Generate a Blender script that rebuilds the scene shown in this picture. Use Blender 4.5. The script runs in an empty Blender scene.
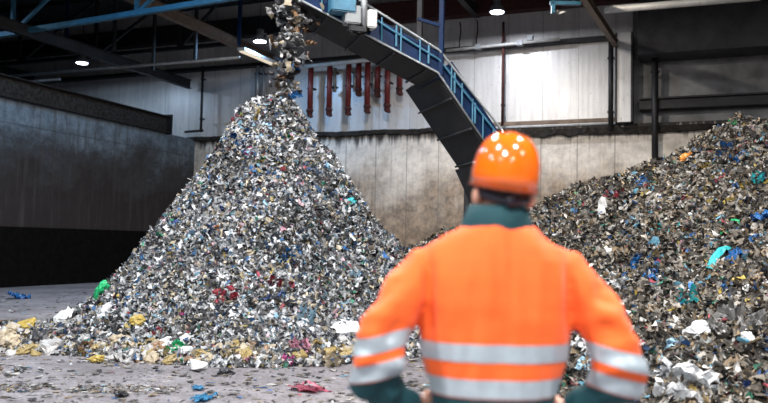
import bpy, bmesh, math, random
import numpy as np
from mathutils import Vector, Matrix, noise
random.seed(7); np.random.seed(7)
PI = math.pi
C = bpy.context.scene.collection
F = 780.0; CX, CY = 384.0, 201.5
YAW, PITCH, ROLL = math.radians(21.7), math.radians(3.12), math.radians(1.1)
CAMZ = 1.43
RW = (Matrix.Rotation(YAW, 3, 'Z') @ Matrix.Rotation(PI/2+PITCH, 3, 'X') @ Matrix.Rotation(ROLL, 3, 'Z'))
CAM = Vector((0, 0, CAMZ))
RIGHT = Vector((math.cos(YAW), math.sin(YAW), 0)); AWAY = Vector((-math.sin(YAW), math.cos(YAW), 0))

# ---------- measuring helpers: where in the hall a point seen in the photo lies
def ray(x, y): return (RW @ Vector(((x-CX)/F, -(y-CY)/F, -1)))
def at(x, y, d):
    r = ray(x, y); return CAM + r*(d/r.dot(AWAY))
def onY(x, y, Y): r = ray(x, y); return CAM + r*(Y/r.y)
def onX(x, y, X): r = ray(x, y); return CAM + r*(X/r.x)
def onZ(x, y, Z): r = ray(x, y); return CAM + r*((Z-CAMZ)/r.z)
def plan(u, d, z=0): v = RIGHT*u + AWAY*d; v.z = z; return v

# ---------- materials
def new_mat(name):
    m = bpy.data.materials.new(name); m.use_nodes = True
    nt = m.node_tree; b = nt.nodes['Principled BSDF']; return m, nt, b
def N(nt, t, **kw):
    n = nt.nodes.new(t)
    for k, v in kw.items():
        if k in n.inputs.keys() if hasattr(n.inputs, 'keys') else False: n.inputs[k].default_value = v
        else: setattr(n, k, v)
    return n
def ramp(nt, src, stops, interp='LINEAR'):
    r = nt.nodes.new('ShaderNodeValToRGB'); r.color_ramp.interpolation = interp
    e = r.color_ramp.elements
    while len(e) < len(stops): e.new(0.5)
    for el, (p, c) in zip(e, stops):
        el.position = p; el.color = (c, c, c, 1) if isinstance(c, (int, float)) else (*c, 1)
    nt.links.new(src, r.inputs[0]); return r.outputs[0]
def mix(nt, a, b, f, mode='MIX'):
    m = nt.nodes.new('ShaderNodeMix'); m.data_type = 'RGBA'; m.blend_type = mode
    for sock, v in ((m.inputs[0], f), (m.inputs[6], a), (m.inputs[7], b)):
        if hasattr(v, 'links') or hasattr(v, 'is_output'): nt.links.new(v, sock)
        elif isinstance(v, (int, float)): sock.default_value = v
        else: sock.default_value = (*v, 1)
    return m.outputs[2]
def mathn(nt, op, a, b=0.0):
    m = nt.nodes.new('ShaderNodeMath'); m.operation = op
    for i, v in enumerate((a, b)):
        if hasattr(v, 'is_output'): nt.links.new(v, m.inputs[i])
        else: m.inputs[i].default_value = v
    return m.outputs[0]
def coords(nt, scale=(1, 1, 1)):
    g = nt.nodes.new('ShaderNodeNewGeometry'); mp = nt.nodes.new('ShaderNodeMapping')
    mp.inputs['Scale'].default_value = scale; nt.links.new(g.outputs['Position'], mp.inputs[0]); return mp.outputs[0]
def objcoords(nt, scale=(1, 1, 1)):
    g = nt.nodes.new('ShaderNodeTexCoord'); mp = nt.nodes.new('ShaderNodeMapping')
    mp.inputs['Scale'].default_value = scale; nt.links.new(g.outputs['Object'], mp.inputs[0]); return mp.outputs[0]
def noi(nt, vec, scale, detail=4, rough=.6):
    n = nt.nodes.new('ShaderNodeTexNoise'); n.inputs['Scale'].default_value = scale
    n.inputs['Detail'].default_value = detail; n.inputs['Roughness'].default_value = rough
    nt.links.new(vec, n.inputs['Vector']); return n.outputs[0]
def zpos(nt):
    g = nt.nodes.new('ShaderNodeNewGeometry'); s = nt.nodes.new('ShaderNodeSeparateXYZ')
    nt.links.new(g.outputs['Position'], s.inputs[0]); return s.outputs
def bump(nt, b, h, strength=.3, dist=.02):
    n = nt.nodes.new('ShaderNodeBump'); n.inputs['Strength'].default_value = strength; n.inputs['Distance'].default_value = dist
    nt.links.new(h, n.inputs['Height']); nt.links.new(n.outputs[0], b.inputs['Normal'])
def plain(name, col, rough=.5, metal=0, var=.25, scale=6, bumpy=.1, coat=0):
    m, nt, b = new_mat(name)
    n = noi(nt, objcoords(nt), scale)
    dark = tuple(c*(1-var) for c in col); lite = tuple(min(1, c*(1+var)) for c in col)
    nt.links.new(ramp(nt, n, [(.3, dark), (.7, lite)]), b.inputs['Base Color'])
    b.inputs['Roughness'].default_value = rough; b.inputs['Metallic'].default_value = metal
    b.inputs['Coat Weight'].default_value = coat; b.inputs['Coat Roughness'].default_value = .05
    if bumpy: bump(nt, b, n, bumpy)
    return m

def emis(name, col, s):
    m, nt, b = new_mat(name); b.inputs['Emission Color'].default_value = (*col, 1); b.inputs['Emission Strength'].default_value = s; return m
def m_floor():
    m, nt, b = new_mat('dusty_concrete')
    v = coords(nt)
    a = noi(nt, v, .6, 6, .65); d = noi(nt, v, 5, 5, .7); s = noi(nt, v, 28, 3, .6)
    c = ramp(nt, a, [(.3, (.10, .092, .105)), (.5, (.20, .188, .205)), (.7, (.29, .275, .29))])
    c = mix(nt, c, (.09, .08, .08), ramp(nt, d, [(.48, 0), (.66, .75)]))
    c = mix(nt, c, (.06, .055, .055), ramp(nt, s, [(.57, 0), (.63, .85)]))
    nt.links.new(c, b.inputs['Base Color'])
    nt.links.new(ramp(nt, a, [(.35, .85), (.7, .55)]), b.inputs['Roughness'])
    bump(nt, b, d, .25, .02); return m
def m_conc_back():
    # pale precast panels: vertical joints, brown tide stain near the ground, soot bleeding from the ledge
    m, nt, b = new_mat('stained_pale_panels')
    xyz = zpos(nt); X, Z = xyz[0], xyz[2]
    big = noi(nt, coords(nt, (.25, 1, .25)), 2, 5, .6); drip = noi(nt, coords(nt, (3, 1, .16)), 1.6, 5, .7); fine = noi(nt, coords(nt), 4, 6, .7)
    c = ramp(nt, fine, [(.3, (.56, .51, .46)), (.6, (.84, .78, .70))])
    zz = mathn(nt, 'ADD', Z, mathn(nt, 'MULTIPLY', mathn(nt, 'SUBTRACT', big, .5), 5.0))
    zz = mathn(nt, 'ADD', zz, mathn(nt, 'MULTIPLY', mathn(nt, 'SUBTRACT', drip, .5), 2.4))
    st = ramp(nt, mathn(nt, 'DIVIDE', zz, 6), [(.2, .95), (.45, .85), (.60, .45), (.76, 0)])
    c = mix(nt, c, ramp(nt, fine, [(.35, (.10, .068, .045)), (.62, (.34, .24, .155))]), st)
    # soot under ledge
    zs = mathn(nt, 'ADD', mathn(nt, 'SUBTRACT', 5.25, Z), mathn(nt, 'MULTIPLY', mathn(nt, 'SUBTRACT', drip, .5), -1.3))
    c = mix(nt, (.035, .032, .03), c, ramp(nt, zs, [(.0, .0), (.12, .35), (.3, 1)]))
    w = mathn(nt, 'FRACT', mathn(nt, 'MULTIPLY', X, .86))
    c = mix(nt, (.12, .1, .09), c, ramp(nt, w, [(0, .3), (.02, .45), (.035, 1)]))
    c = mix(nt, c, (.16, .12, .09), ramp(nt, drip, [(.56, 0), (.75, .6)]))
    nt.links.new(c, b.inputs['Base Color']); b.inputs['Roughness'].default_value = .75
    bump(nt, b, fine, .15); return m
def m_panel_up():
    m, nt, b = new_mat('white_sandwich_panel')
    xyz = zpos(nt); X = xyz[0]
    fine = noi(nt, coords(nt, (2.5, 1, .3)), 2, 6, .7); sp = noi(nt, coords(nt), 7, 4, .75)
    c = ramp(nt, fine, [(.3, (.54, .53, .53)), (.62, (.70, .69, .68))])
    c = mix(nt, c, (.1, .09, .085), ramp(nt, sp, [(.61, 0), (.75, .6)]))
    w = mathn(nt, 'FRACT', mathn(nt, 'MULTIPLY', X, .86)); rib = mathn(nt, 'FRACT', mathn(nt, 'MULTIPLY', X, 5.2))
    c = mix(nt, (.15, .15, .15), c, ramp(nt, w, [(0, .35), (.03, 1)]))
    nt.links.new(c, b.inputs['Base Color']); b.inputs['Roughness'].default_value = .38; b.inputs['Metallic'].default_value = .15
    bump(nt, b, ramp(nt, rib, [(0, 0), (.1, 1), (.5, 1), (.6, 0)]), .12, .01); return m
def m_left():
    m, nt, b = new_mat('sooty_concrete_wall')
    xyz = zpos(nt); Y, Z = xyz[1], xyz[2]
    big = noi(nt, coords(nt, (1, .3, .45)), 1.6, 6, .65); drip = noi(nt, coords(nt, (1, 3, .2)), 1.6, 5, .7); fine = noi(nt, coords(nt), 5, 6, .75)
    c = ramp(nt, fine, [(.3, (.075, .10, .125)), (.65, (.20, .25, .30))])
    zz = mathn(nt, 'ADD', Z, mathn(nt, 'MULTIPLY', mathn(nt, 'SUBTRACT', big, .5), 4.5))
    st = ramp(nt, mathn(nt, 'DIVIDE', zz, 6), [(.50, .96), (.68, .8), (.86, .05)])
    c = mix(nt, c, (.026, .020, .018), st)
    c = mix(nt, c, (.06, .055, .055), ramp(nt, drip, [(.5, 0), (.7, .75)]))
    w = mathn(nt, 'FRACT', mathn(nt, 'MULTIPLY', Y, .33)); h = mathn(nt, 'FRACT', mathn(nt, 'MULTIPLY', Z, .215))
    c = mix(nt, (.04, .04, .04), c, ramp(nt, w, [(0, .3), (.012, 1)])); c = mix(nt, (.04, .04, .04), c, ramp(nt, h, [(0, .3), (.012, 1)]))
    nt.links.new(c, b.inputs['Base Color']); b.inputs['Roughness'].default_value = .9; b.inputs['Specular IOR Level'].default_value = .1
    bump(nt, b, fine, .2); return m
def m_roof():
    m, nt, b = new_mat('dark_roof_sheet')
    xyz = zpos(nt); rib = mathn(nt, 'FRACT', mathn(nt, 'MULTIPLY', xyz[0], 3))
    n = noi(nt, coords(nt), 2, 4)
    nt.links.new(ramp(nt, n, [(.3, (.02, .022, .026)), (.7, (.045, .048, .055))]), b.inputs['Base Color'])
    b.inputs['Roughness'].default_value = .7; bump(nt, b, ramp(nt, rib, [(0, 0), (.15, 1), (.5, 1), (.65, 0)]), .8, .05); return m
def m_waste():
    m, nt, b = new_mat('shredded_waste')
    a = nt.nodes.new('ShaderNodeAttribute'); a.attribute_name = 'Col'
    v = coords(nt); n = noi(nt, v, 30, 4, .7)
    c = mix(nt, a.outputs['Color'], ramp(nt, n, [(.3, .45), (.62, 1)]), 1.0, 'MULTIPLY')
    nt.links.new(c, b.inputs['Base Color']); nt.links.new(ramp(nt, a.outputs['Fac'], [(.05, .8), (.5, .42)]), b.inputs['Roughness'])
    b.inputs['Specular IOR Level'].default_value = .45
    return m
def m_scrap(name, col, rough=.4, trans=0):
    m, nt, b = new_mat(name)
    n = noi(nt, objcoords(nt), 9, 4, .7)
    c = ramp(nt, n, [(.3, tuple(x*.55 for x in col)), (.55, col), (.75, tuple(min(1, x*1.15+.02) for x in col))])
    nt.links.new(c, b.inputs['Base Color']); b.inputs['Roughness'].default_value = rough
    b.inputs['Transmission Weight'].default_value = trans
    bump(nt, b, n, .25); return m

M = dict(
    floor=m_floor(), back=m_conc_back(), panel=m_panel_up(), left=m_left(), roof=m_roof(), waste=m_waste(),
    black=plain('soot_black', (.004, .0038, .0035), .95, 0, .4), dark_steel=plain('dark_steel', (.03, .03, .033), .55, .5),
    grime=plain('oily_grime', (.03, .027, .025), .85, 0, .6, 9, .6), blue=plain('blue_paint', (.004, .019, .065), .45, .1, .3),
    blue_light=plain('pale_blue_paint', (.045, .17, .27), .45, .1, .25), galv=plain('galvanised_steel', (.34, .36, .38), .4, .5, .25),
    red=plain('red_oxide_paint', (.13, .015, .014), .45, .1, .3), darkred=plain('dark_red_rust', (.06, .012, .010), .7, .1, .4),
    brown=plain('brown_painted_steel', (.16, .115, .085), .6, .2, .3), redbeam=plain('red_brown_beam', (.06, .016, .015), .7, .1, .3),
    belt=plain('black_rubber', (.018, .018, .02), .75, 0, .3), grey=plain('grey_cabinet', (.28, .30, .31), .5, 0, .1),
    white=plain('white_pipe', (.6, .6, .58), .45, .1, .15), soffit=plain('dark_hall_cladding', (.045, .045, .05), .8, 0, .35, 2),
    weathered_shade=plain('weathered_shade_cladding', (.24, .24, .245), .6, .05, .45, .9),  # weathered cladding, its grey darkened further to hold the right bay's shade
    dirtypanel=plain('dirty_cladding', (.09, .09, .095), .6, .1, .55, 1.2),
)

M['blue'].node_tree.nodes['Principled BSDF'].inputs['Specular IOR Level'].default_value = .15; M['grime'].node_tree.nodes['Principled BSDF'].inputs['Specular IOR Level'].default_value = .1; M['black'].node_tree.nodes['Principled BSDF'].inputs['Specular IOR Level'].default_value = .05
# ---------- mesh helpers
def setp(o, label=None, cat=None, group=None, kind=None):
    if label: o['label'] = label
    if cat: o['category'] = cat
    if group: o['group'] = group
    if kind: o['kind'] = kind
    return o
def empty(name, loc, rz=0, **k):
    o = bpy.data.objects.new(name, None); C.objects.link(o); o.location = loc; o.rotation_euler = (0, 0, rz); o.empty_display_size = .2
    return setp(o, **k)
def link(name, me, mats, parent=None, smooth=False, origin=None):
    o = bpy.data.objects.new(name, me); C.objects.link(o)
    for m in (mats if isinstance(mats, (list, tuple)) else [mats]): me.materials.append(m)
    if smooth: me.polygons.foreach_set('use_smooth', [True]*len(me.polygons))
    if parent: o.parent = parent
    if origin is not None:
        me.transform(Matrix.Translation(-Vector(origin))); o.location = origin
    return o
def obj(name, bm, mats, parent=None, smooth=False, recentre=True):
    bmesh.ops.recalc_face_normals(bm, faces=bm.faces)
    me = bpy.data.meshes.new(name); bm.to_mesh(me); bm.free()
    if parent is None and recentre:
        co = np.empty(len(me.vertices)*3); me.vertices.foreach_get('co', co); co = co.reshape(-1, 3)
        c = (co.min(0)+co.max(0))/2; c[2] = co[:, 2].min()
        return link(name, me, mats, None, smooth, Vector(c))
    return link(name, me, mats, parent, smooth)
def box(bm, c, s, rot=None):
    r = bmesh.ops.create_cube(bm, size=1)
    m = Matrix.Translation(c) @ (rot.to_4x4() if rot else Matrix.Identity(4)) @ Matrix.Diagonal((*s, 1))
    bmesh.ops.transform(bm, matrix=m, verts=r['verts']); return r['verts']
def frame_mat(p, q, up=Vector((0, 0, 1))):
    d = (q-p).normalized()
    if abs(d.dot(up)) > .99: up = Vector((0, 1, 0))
    s = d.cross(up).normalized(); u = s.cross(d)
    return Matrix((s, d, u)).transposed()
def bar(bm, p, q, w, h=None, up=Vector((0, 0, 1))):
    p, q = Vector(p), Vector(q); h = h or w
    return box(bm, (p+q)/2, (w, (q-p).length, h), frame_mat(p, q, up))
def ibeam(bm, p, q, w, h, t=.02):
    p, q = Vector(p), Vector(q); R = frame_mat(p, q); u = R.col[2]
    bar(bm, p+u*(h/2-t/2), q+u*(h/2-t/2), w, t); bar(bm, p-u*(h/2-t/2), q-u*(h/2-t/2), w, t); bar(bm, p, q, t, h-2*t)
def tube(bm, pts, r, n=12, cap=True):
    pts = [Vector(p) for p in pts]; rs = r if isinstance(r, (list, tuple)) else [r]*len(pts)
    rings = []; prev = None
    for i, p in enumerate(pts):
        d = (pts[min(i+1, len(pts)-1)]-pts[max(i-1, 0)]).normalized()
        if prev is None:
            a = d.cross(Vector((0, 0, 1)));  a = a if a.length > .1 else Vector((1, 0, 0))
        else: a = prev - d*prev.dot(d)
        a.normalize(); prev = a; b = d.cross(a)
        rr = rs[i]; rx, ry = rr if isinstance(rr, tuple) else (rr, rr)
        rings.append([bm.verts.new(p + a*math.cos(2*PI*k/n)*rx + b*math.sin(2*PI*k/n)*ry) for k in range(n)])
    for A, B in zip(rings, rings[1:]):
        for k in range(n): bm.faces.new((A[k], A[(k+1) % n], B[(k+1) % n], B[k]))
    if cap: bm.faces.new(rings[0][::-1]); bm.faces.new(rings[-1])
def rings_loft(bm, rings, cap=True, n=40, power=2.0):
    # rings: (cx, cy, cz, rx, ry) horizontal super-ellipses
    out = []
    for cx, cy, cz, rx, ry in rings:
        L = []
        for k in range(n):
            a = 2*PI*k/n; c, s = math.cos(a), math.sin(a)
            L.append(bm.verts.new((cx+rx*math.copysign(abs(c)**(2/power), c), cy+ry*math.copysign(abs(s)**(2/power), s), cz)))
        out.append(L)
    for A, B in zip(out, out[1:]):
        for k in range(n): bm.faces.new((A[k], A[(k+1) % n], B[(k+1) % n], B[k]))
    if cap: bm.faces.new(out[0][::-1]); bm.faces.new(out[-1])
def ell(bm, c, r, rot=None, seg=20):
    v = bmesh.ops.create_uvsphere(bm, u_segments=seg, v_segments=seg//2+2, radius=1)['verts']
    bmesh.ops.transform(bm, matrix=Matrix.Translation(c) @ (rot.to_4x4() if rot else Matrix.Identity(4)) @ Matrix.Diagonal((*r, 1)), verts=v)
def lathe(bm, prof, n=20, axis='Z', at_=(0, 0, 0)):
    rings = [[bm.verts.new((at_[0]+r*math.cos(2*PI*k/n), at_[1]+r*math.sin(2*PI*k/n), at_[2]+z)) for k in range(n)] for r, z in prof]
    for A, B in zip(rings, rings[1:]):
        for k in range(n): bm.faces.new((A[k], A[(k+1) % n], B[(k+1) % n], B[k]))
    bm.faces.new(rings[0][::-1]); bm.faces.new(rings[-1])
def B(): return bmesh.new()

# =====================================================================  THE HALL
YB = 25.4; XL = -18.1; XR = 14.0; YF = -14.0; XFAR = -44.0; ZC = 10.6
LEDGE = 5.35
bm = B(); box(bm, ((XFAR+XR)/2, (YF+YB)/2, -.1), (XR-XFAR, YB-YF, .2)); setp(obj('floor', bm, M['floor']), kind='structure')
bm = B(); box(bm, ((XFAR+XR)/2, (YF+YB)/2, ZC+.1), (XR-XFAR, YB-YF, .2)); setp(obj('ceiling', bm, M['roof']), kind='structure')
# back wall: thick lower concrete, thinner cladding above
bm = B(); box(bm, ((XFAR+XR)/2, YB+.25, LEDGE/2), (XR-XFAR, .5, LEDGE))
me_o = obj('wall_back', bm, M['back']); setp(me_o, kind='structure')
xr = onY(632, 80, YB).x
bm = B(); box(bm, ((XFAR+xr)/2, YB+.4, (LEDGE+ZC)/2), (xr-XFAR, .3, ZC-LEDGE)); setp(obj('wall_back_upper', bm, M['panel']), kind='structure')
bm = B(); box(bm, ((xr+XR)/2, YB+.45, (LEDGE+ZC)/2), (XR-xr, .2, ZC-LEDGE)); setp(obj('wall_back_right', bm, M['weathered_shade']), kind='structure')
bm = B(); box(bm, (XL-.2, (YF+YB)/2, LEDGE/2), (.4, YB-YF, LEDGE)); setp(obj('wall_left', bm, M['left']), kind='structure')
bm = B(); box(bm, (XR+.15, (YF+YB)/2, ZC/2), (.3, YB-YF, ZC)); setp(obj('wall_right', bm, M['dirtypanel']), kind='structure')
bm = B(); box(bm, ((XFAR+XR)/2, YF-.15, ZC/2), (XR-XFAR, .3, ZC)); setp(obj('wall_front', bm, M['dirtypanel']), kind='structure')
bm = B(); box(bm, (XFAR-.15, (YF+YB)/2, ZC/2), (.3, YB-YF, ZC)); setp(obj('wall_far_left', bm, M['dirtypanel']), kind='structure')
# black impact plate along the foot of the left wall
bm = B(); box(bm, (XL+.04, (YF+YB)/2, .86), (.08, YB-YF-.02, 1.72)); setp(obj('baseboard_left', bm, M['black']), kind='structure')
# dirty shelf along the top of the lower back wall (rough broken edge)
def ledge(x0, x1, z, th, depth, name):
    bm = B(); n = int((x1-x0)/.12)
    prev = None
    for i in range(n+1):
        x = x0+(x1-x0)*i/n; j = noise.noise(Vector((x*2.3, z, 0)))*.05+noise.noise(Vector((x*9, z, 3)))*.03
        ring = [bm.verts.new((x, YB+.3, z-th/2+j)), bm.verts.new((x, YB-depth-j, z-th/2+j*1.4)), bm.verts.new((x, YB-depth-j, z+th/2+j*.4)), bm.verts.new((x, YB+.3, z+th/2+j*.3))]
        if prev:
            for k in range(4): bm.faces.new((prev[k], prev[(k+1) % 4], ring[(k+1) % 4], ring[k]))
        else: bm.faces.new(ring)
        prev = ring
    bm.faces.new(prev); return setp(obj(name, bm, M['grime']), kind='structure')
ledge(XL-14, onY(470, 132, YB).x, 5.36, .16, .12, 'trim_1')
ledge(onY(470, 132, YB).x+.02, XR, onY(640, 130, YB).z, .2, .16, 'trim_2')
p = onY(520, 124, YB)
bm = B(); bar(bm, (p.x-.9, YB-.12, p.z), (xr, YB-.12, p.z), .1, .12); setp(obj('trim_3', bm, M['brown']), kind='structure')
# long darker header above the pale panels, and the red-brown eaves beam
q0 = onY(446, 60, YB); 
bm = B(); box(bm, ((XFAR+xr)/2, YB+.1, q0.z+.35), (xr-XFAR-.1, .32, .12)); setp(obj('trim_4', bm, M['dark_steel']), kind='structure')
qz = onY(497, 14, YB).z
xm = onY(300, 20, YB).x
bm = B(); box(bm, ((xm+XR)/2, YB-.05, qz+.35), (XR-xm-.1, .4, .7)); setp(obj('trim_5', bm, M['redbeam']), kind='structure')
bm = B(); box(bm, ((xm+XFAR)/2, YB-.05, qz+.35), (xm-XFAR-.1, .4, .7)); setp(obj('trim_8', bm, M['dark_steel']), kind='structure')
# right hand bay: dark horizontal channel, dark column and a deep canopy added to shade the panels
z1 = onY(700, 102, YB).z
bm = B(); box(bm, ((xr+XR)/2+.1, YB+.1, z1), (XR-xr-.25, .5, .34)); box(bm, ((xr+XR)/2+.1, YB-.18, z1+.14), (XR-xr-.25, .2, .05))
setp(obj('trim_6', bm, M['dark_steel']), kind='structure')
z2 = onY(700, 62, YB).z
bm = B(); box(bm, ((xr+XR)/2+.1, YB-.3, (z2+qz)/2+.1), (XR-xr-.25, 1.2, qz-z2-.1)); setp(obj('added_shade_canopy', bm, M['soffit']), kind='structure')

# beam on top of the left partition wall
t = empty('capping_beam', (XL, 12, LEDGE), label='dark steel beam lying along the top of the sooty left wall', cat='beam')
bm = B(); ibeam(bm, (0, -24, .31), (0, 11.6, .31), .42, .62, .03); obj('beam', bm, M['grime'], t)
bm = B(); box(bm, (0, 11.62, .33), (.5, .04, .74)); obj('end_plate', bm, M['dark_steel'], t)

# ---- columns, pipes on the back wall
def vpipe(x, y0, y1, r, mat, name, label, cat='pipe', off=.18, elbow=False, group=None):
    a = onY(x, y0, YB-off); b = onY(x, y1, YB-off); b.x = a.x
    t = empty(name, (a.x, a.y, b.z), label=label, cat=cat, group=group); bm = B()
    L = a.z-b.z
    tube(bm, [(0, 0, 0), (0, 0, L)], r, 10); obj('tube', bm, M[mat], t, True)
    for k in (.2, .8):
        bm = B(); box(bm, (0, .06, L*k), (r*2.6, .14+r, .05)); obj('bracket', bm, M['dark_steel'], t)
    return t
vpipe(503.5, 22, 126, .045, 'darkred', 'drain_pipe', 'thin dark red vertical pipe on the wall above the hard hat')
vpipe(611, 40, 130, .08, 'dark_steel', 'downpipe', 'thick dark downpipe left of the pale boxed column')
vpipe(203, 66, 132, .05, 'dark_steel', 'conduit', 'dark vertical conduit on the blue-lit wall left of the heap peak')
vpipe(258, 66, 104, .08, 'galv', 'conduit', 'grey vertical duct just left of the falling waste')
vpipe(264, 66, 104, .06, 'galv', 'conduit', 'slim grey duct nearest the falling waste on its left')
vpipe(655, 42, 190, .10, 'dark_steel', 'downpipe', 'dark vertical pipe on the wall of the shaded right bay', off=.24)
a = onY(616.5, 34, YB-.2); b = onY(632, 122, YB-.2)
t = empty('boxed_column', ((a.x+b.x)/2, YB, b.z), label='pale boxed column with dark edges beside the dark downpipe', cat='column')
bm = B(); box(bm, (0, -.1, (a.z-b.z)/2), (b.x-a.x-.06, .4, a.z-b.z)); obj('casing', bm, M['panel'], t)
for s in (-1, 1):
    bm = B(); box(bm, (s*(b.x-a.x)/2, -.12, (a.z-b.z)/2), (.05, .44, a.z-b.z)); obj('edge_angle', bm, M['dark_steel'], t)
# horizontal services
def hpipe(x0, y0, x1, y1, r, mat, name, label, off=.3, Y=None):
    a = onY(x0, y0, YB-off); b = onY(x1, y1, YB-off); 
    bm = B(); tube(bm, [a, b], r, 10); return setp(obj(name, bm, M[mat], smooth=True), label=label, cat='pipe')
hpipe(446, 50.5, 560, 39, .05, 'white', 'wall_pipe', 'pale pipe running along the wall below the lamp')
hpipe(300, 67, 436, 53, .075, 'white', 'header_pipe', 'pale header pipe from which the red pipes hang', .6)
hpipe(185, 132, 203, 130.5, .05, 'dark_steel', 'conduit', 'short dark horizontal conduit at the foot of the left conduit', .18)
for px, py in ((478, 47), (520, 43), (530, 38)):
    p = onY(px, py, YB-.3); bm = B(); box(bm, (p.x, p.y+.05, p.z), (.18, .24, .16)); box(bm, (p.x, p.y+.16, p.z+.05), (.06, .28, .06))
    setp(obj('junction_box', bm, M['grey']), label={478: 'leftmost small box on the pale wall pipe', 520: 'middle small box on the pale wall pipe', 530: 'rightmost and highest small box on the pale wall pipe'}[px], cat='box')
# cables on the wall right of the conveyor
for px, y0, y1 in ((460, 22, 52), (477, 20, 50)):
    a = onY(px, y0, YB-.1); b = onY(px, y1, YB-.1); bm = B()
    tube(bm, [a+(b-a)*k/6+Vector((.03*math.sin(k), 0, 0)) for k in range(7)], .02, 6); setp(obj('cable', bm, M['black'], smooth=True), label='thin black cable on the grey wall, %s of two' % ('left' if px == 460 else 'right'), cat='cable')
# red hanging pipes
names = {311: 'first', 330: 'second', 349: 'third', 368: 'fourth', 388: 'fifth'}
for px, yb_, off in ((311, 116, .42), (330, 115, .42), (349, 114, .42), (368, 112, .42), (388, 111, .42), (359, 95, .26), (378, 96, .26), (400, 94, .26)):
    top = onY(px, 66-(px-311)*.09, YB-off); bot = onY(px, yb_, YB-off); L = top.z-bot.z
    lab = ('%s long red hanging pipe counted from the falling waste' % names[px]) if px in names else {359: 'short red pipe between the third and fourth long ones', 378: 'short red pipe between the fourth and fifth long ones', 400: 'short red pipe at the conveyor end of the row'}[px]
    t = empty('hanging_pipe', (top.x, top.y, bot.z), label=lab, cat='pipe', group='red hanging pipes on the back wall')
    bm = B(); tube(bm, [(0, 0, .2), (0, 0, L)], .10, 14); obj('tube', bm, M['red'], t, True)
    bm = B(); lathe(bm, [(.11, .26), (.13, .22), (.13, .16), (.10, .15), (.11, .02), (.06, -.04)], 14); obj('coupling', bm, M['darkred'], t, True)
    bm = B(); tube(bm, [(0, 0, .05), (.06, -.04, -.03), (.13, -.06, -.02)], .055, 10); obj('outlet', bm, M['darkred'], t, True)
    bm = B(); box(bm, (0, off/2-.1, L*.55), (.24, off-.1, .05)); obj('bracket', bm, M['dark_steel'], t)

for px, w_ in ((335, 'second and third'), (355, 'third and fourth'), (374, 'fourth and fifth')):
    vpipe(px, 68, 92, .07, 'galv', 'vent_pipe', 'pale grey pipe between the %s long red pipes' % w_, off=.2)
# ---- roof steel
def purlin(X, z, y0, y1, mat, label, w=.2, h=.34):
    bm = B(); ibeam(bm, (X, y0, z), (X, y1, z), w, h); return setp(obj('roof_beam', bm, M[mat]), label=label, cat='beam')
pa = onY(275, 65, YB); purlin(pa.x-.1, pa.z+.2, -13.5, YB, 'brown', 'brown roof beam running to the back wall above the lamp by the falling waste')
pb = onY(190, 87, YB); purlin(pb.x, pb.z+.1, -13.5, YB, 'dark_steel', 'dark roof beam running back above the left wall')
purlin(-26.5, 8.3, -13.5, YB, 'dark_steel', 'dark roof beam beyond the left wall')
purlin(-6.8, 9.3, -13.5, YB-.1, 'dark_steel', 'dark roof beam over the middle of the hall')
def truss(Y, z0, z1, x0, x1, mat, label, step=4.0, phase=0):
    t = empty('roof_truss', ((x0+x1)/2, Y, z0), label=label, cat='truss', group='roof trusses'); cx = (x0+x1)/2
    bm = B(); bar(bm, (x0-cx, 0, 0), (x1-cx, 0, 0), .14, .14); obj('bottom_chord', bm, M[mat], t)
    bm = B(); bar(bm, (x0-cx, 0, z1-z0), (x1-cx, 0, z1-z0), .16, .16); obj('top_chord', bm, M['dark_steel'], t)
    x = x0+phase; up = True
    while x < x1-.1:
        bm = B(); bar(bm, (x-cx, 0, 0), (x-cx, 0, z1-z0), .11, .11); obj('post', bm, M[mat], t)
        xn = min(x+step, x1)
        if xn-x > 1:
            bm = B(); bar(bm, (x-cx, 0, 0), (xn-cx, 0, z1-z0), .09, .09); obj('diagonal', bm, M[mat], t)
        x += step
    return t
c0 = onY(13, 33, 17.4)
c1 = onY(218, 0, 17.4)
t = truss(17.4, c0.z, ZC-.1, c0.x-12, -9, 'blue_light', 'nearest blue roof truss crossing the top left corner', 4.6, 12)
mid = (c0.x-12-9)/2; sl = (c1.z-c0.z)/(c1.x-c0.x); t.rotation_euler = (0, -math.atan(sl), 0); t.location.z = c0.z+(mid-c0.x)*sl
truss(23.0, c0.z+.75, ZC-.1, -40, -14.9, 'dark_steel', 'far dark roof truss close to the back wall on the left', 3.8)
sa, sb = onY(241, 49, 21.6), onY(274, 63, 24.2)
t = empty('beam_glow_strip', (sa+sb)/2, label='faint warm glow strip, added for a lamplit beam edge, slanting down beside the bright lamp left of the falling waste', cat='lamp'); h_ = (sb-sa)/2
bm = B(); bar(bm, -h_, h_, .26, .1); obj('strip_body', bm, M['white'], t)
bm = B(); bar(bm, -h_*.96-Vector((0, 0, .07)), h_*.96-Vector((0, 0, .07)), .16, .04); obj('glow_face', bm, emis('strip_glow', (1, .86, .62), 1.6), t)  # glow added for the beam underside that the nearby lamp lights
truss(11.0, c0.z+.2, ZC-.1, -40, 10, 'blue', 'blue roof truss above the middle of the hall', 4.6)
for (a, b, lab) in (((0, 77), (240, 50), 'upper grey service pipe below the trusses on the left'), ((0, 84), (60, 79), 'lower grey service pipe in the left corner')):
    p, q = onY(*a, 20.5), onY(*b, 20.5); q.z = p.z; bm = B(); tube(bm, [p, q], .05, 8)
    setp(obj('service_pipe', bm, M['galv'], smooth=True), label=lab, cat='pipe')
for k, (px, py) in enumerate(((66, 47), (114, 50), (153, 70), (195, 62), (239, 46))):
    p = onY(px, py, 20.6); bm = B(); bar(bm, p, Vector((p.x, p.y, ZC)), .09)
    setp(obj('roof_hanger', bm, M['blue' if k in (0, 4) else 'dark_steel']), label='%s vertical roof hanger from the left edge, under the dark roof' % ('first', 'second', 'third', 'fourth', 'fifth')[k], cat='hanger')
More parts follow.
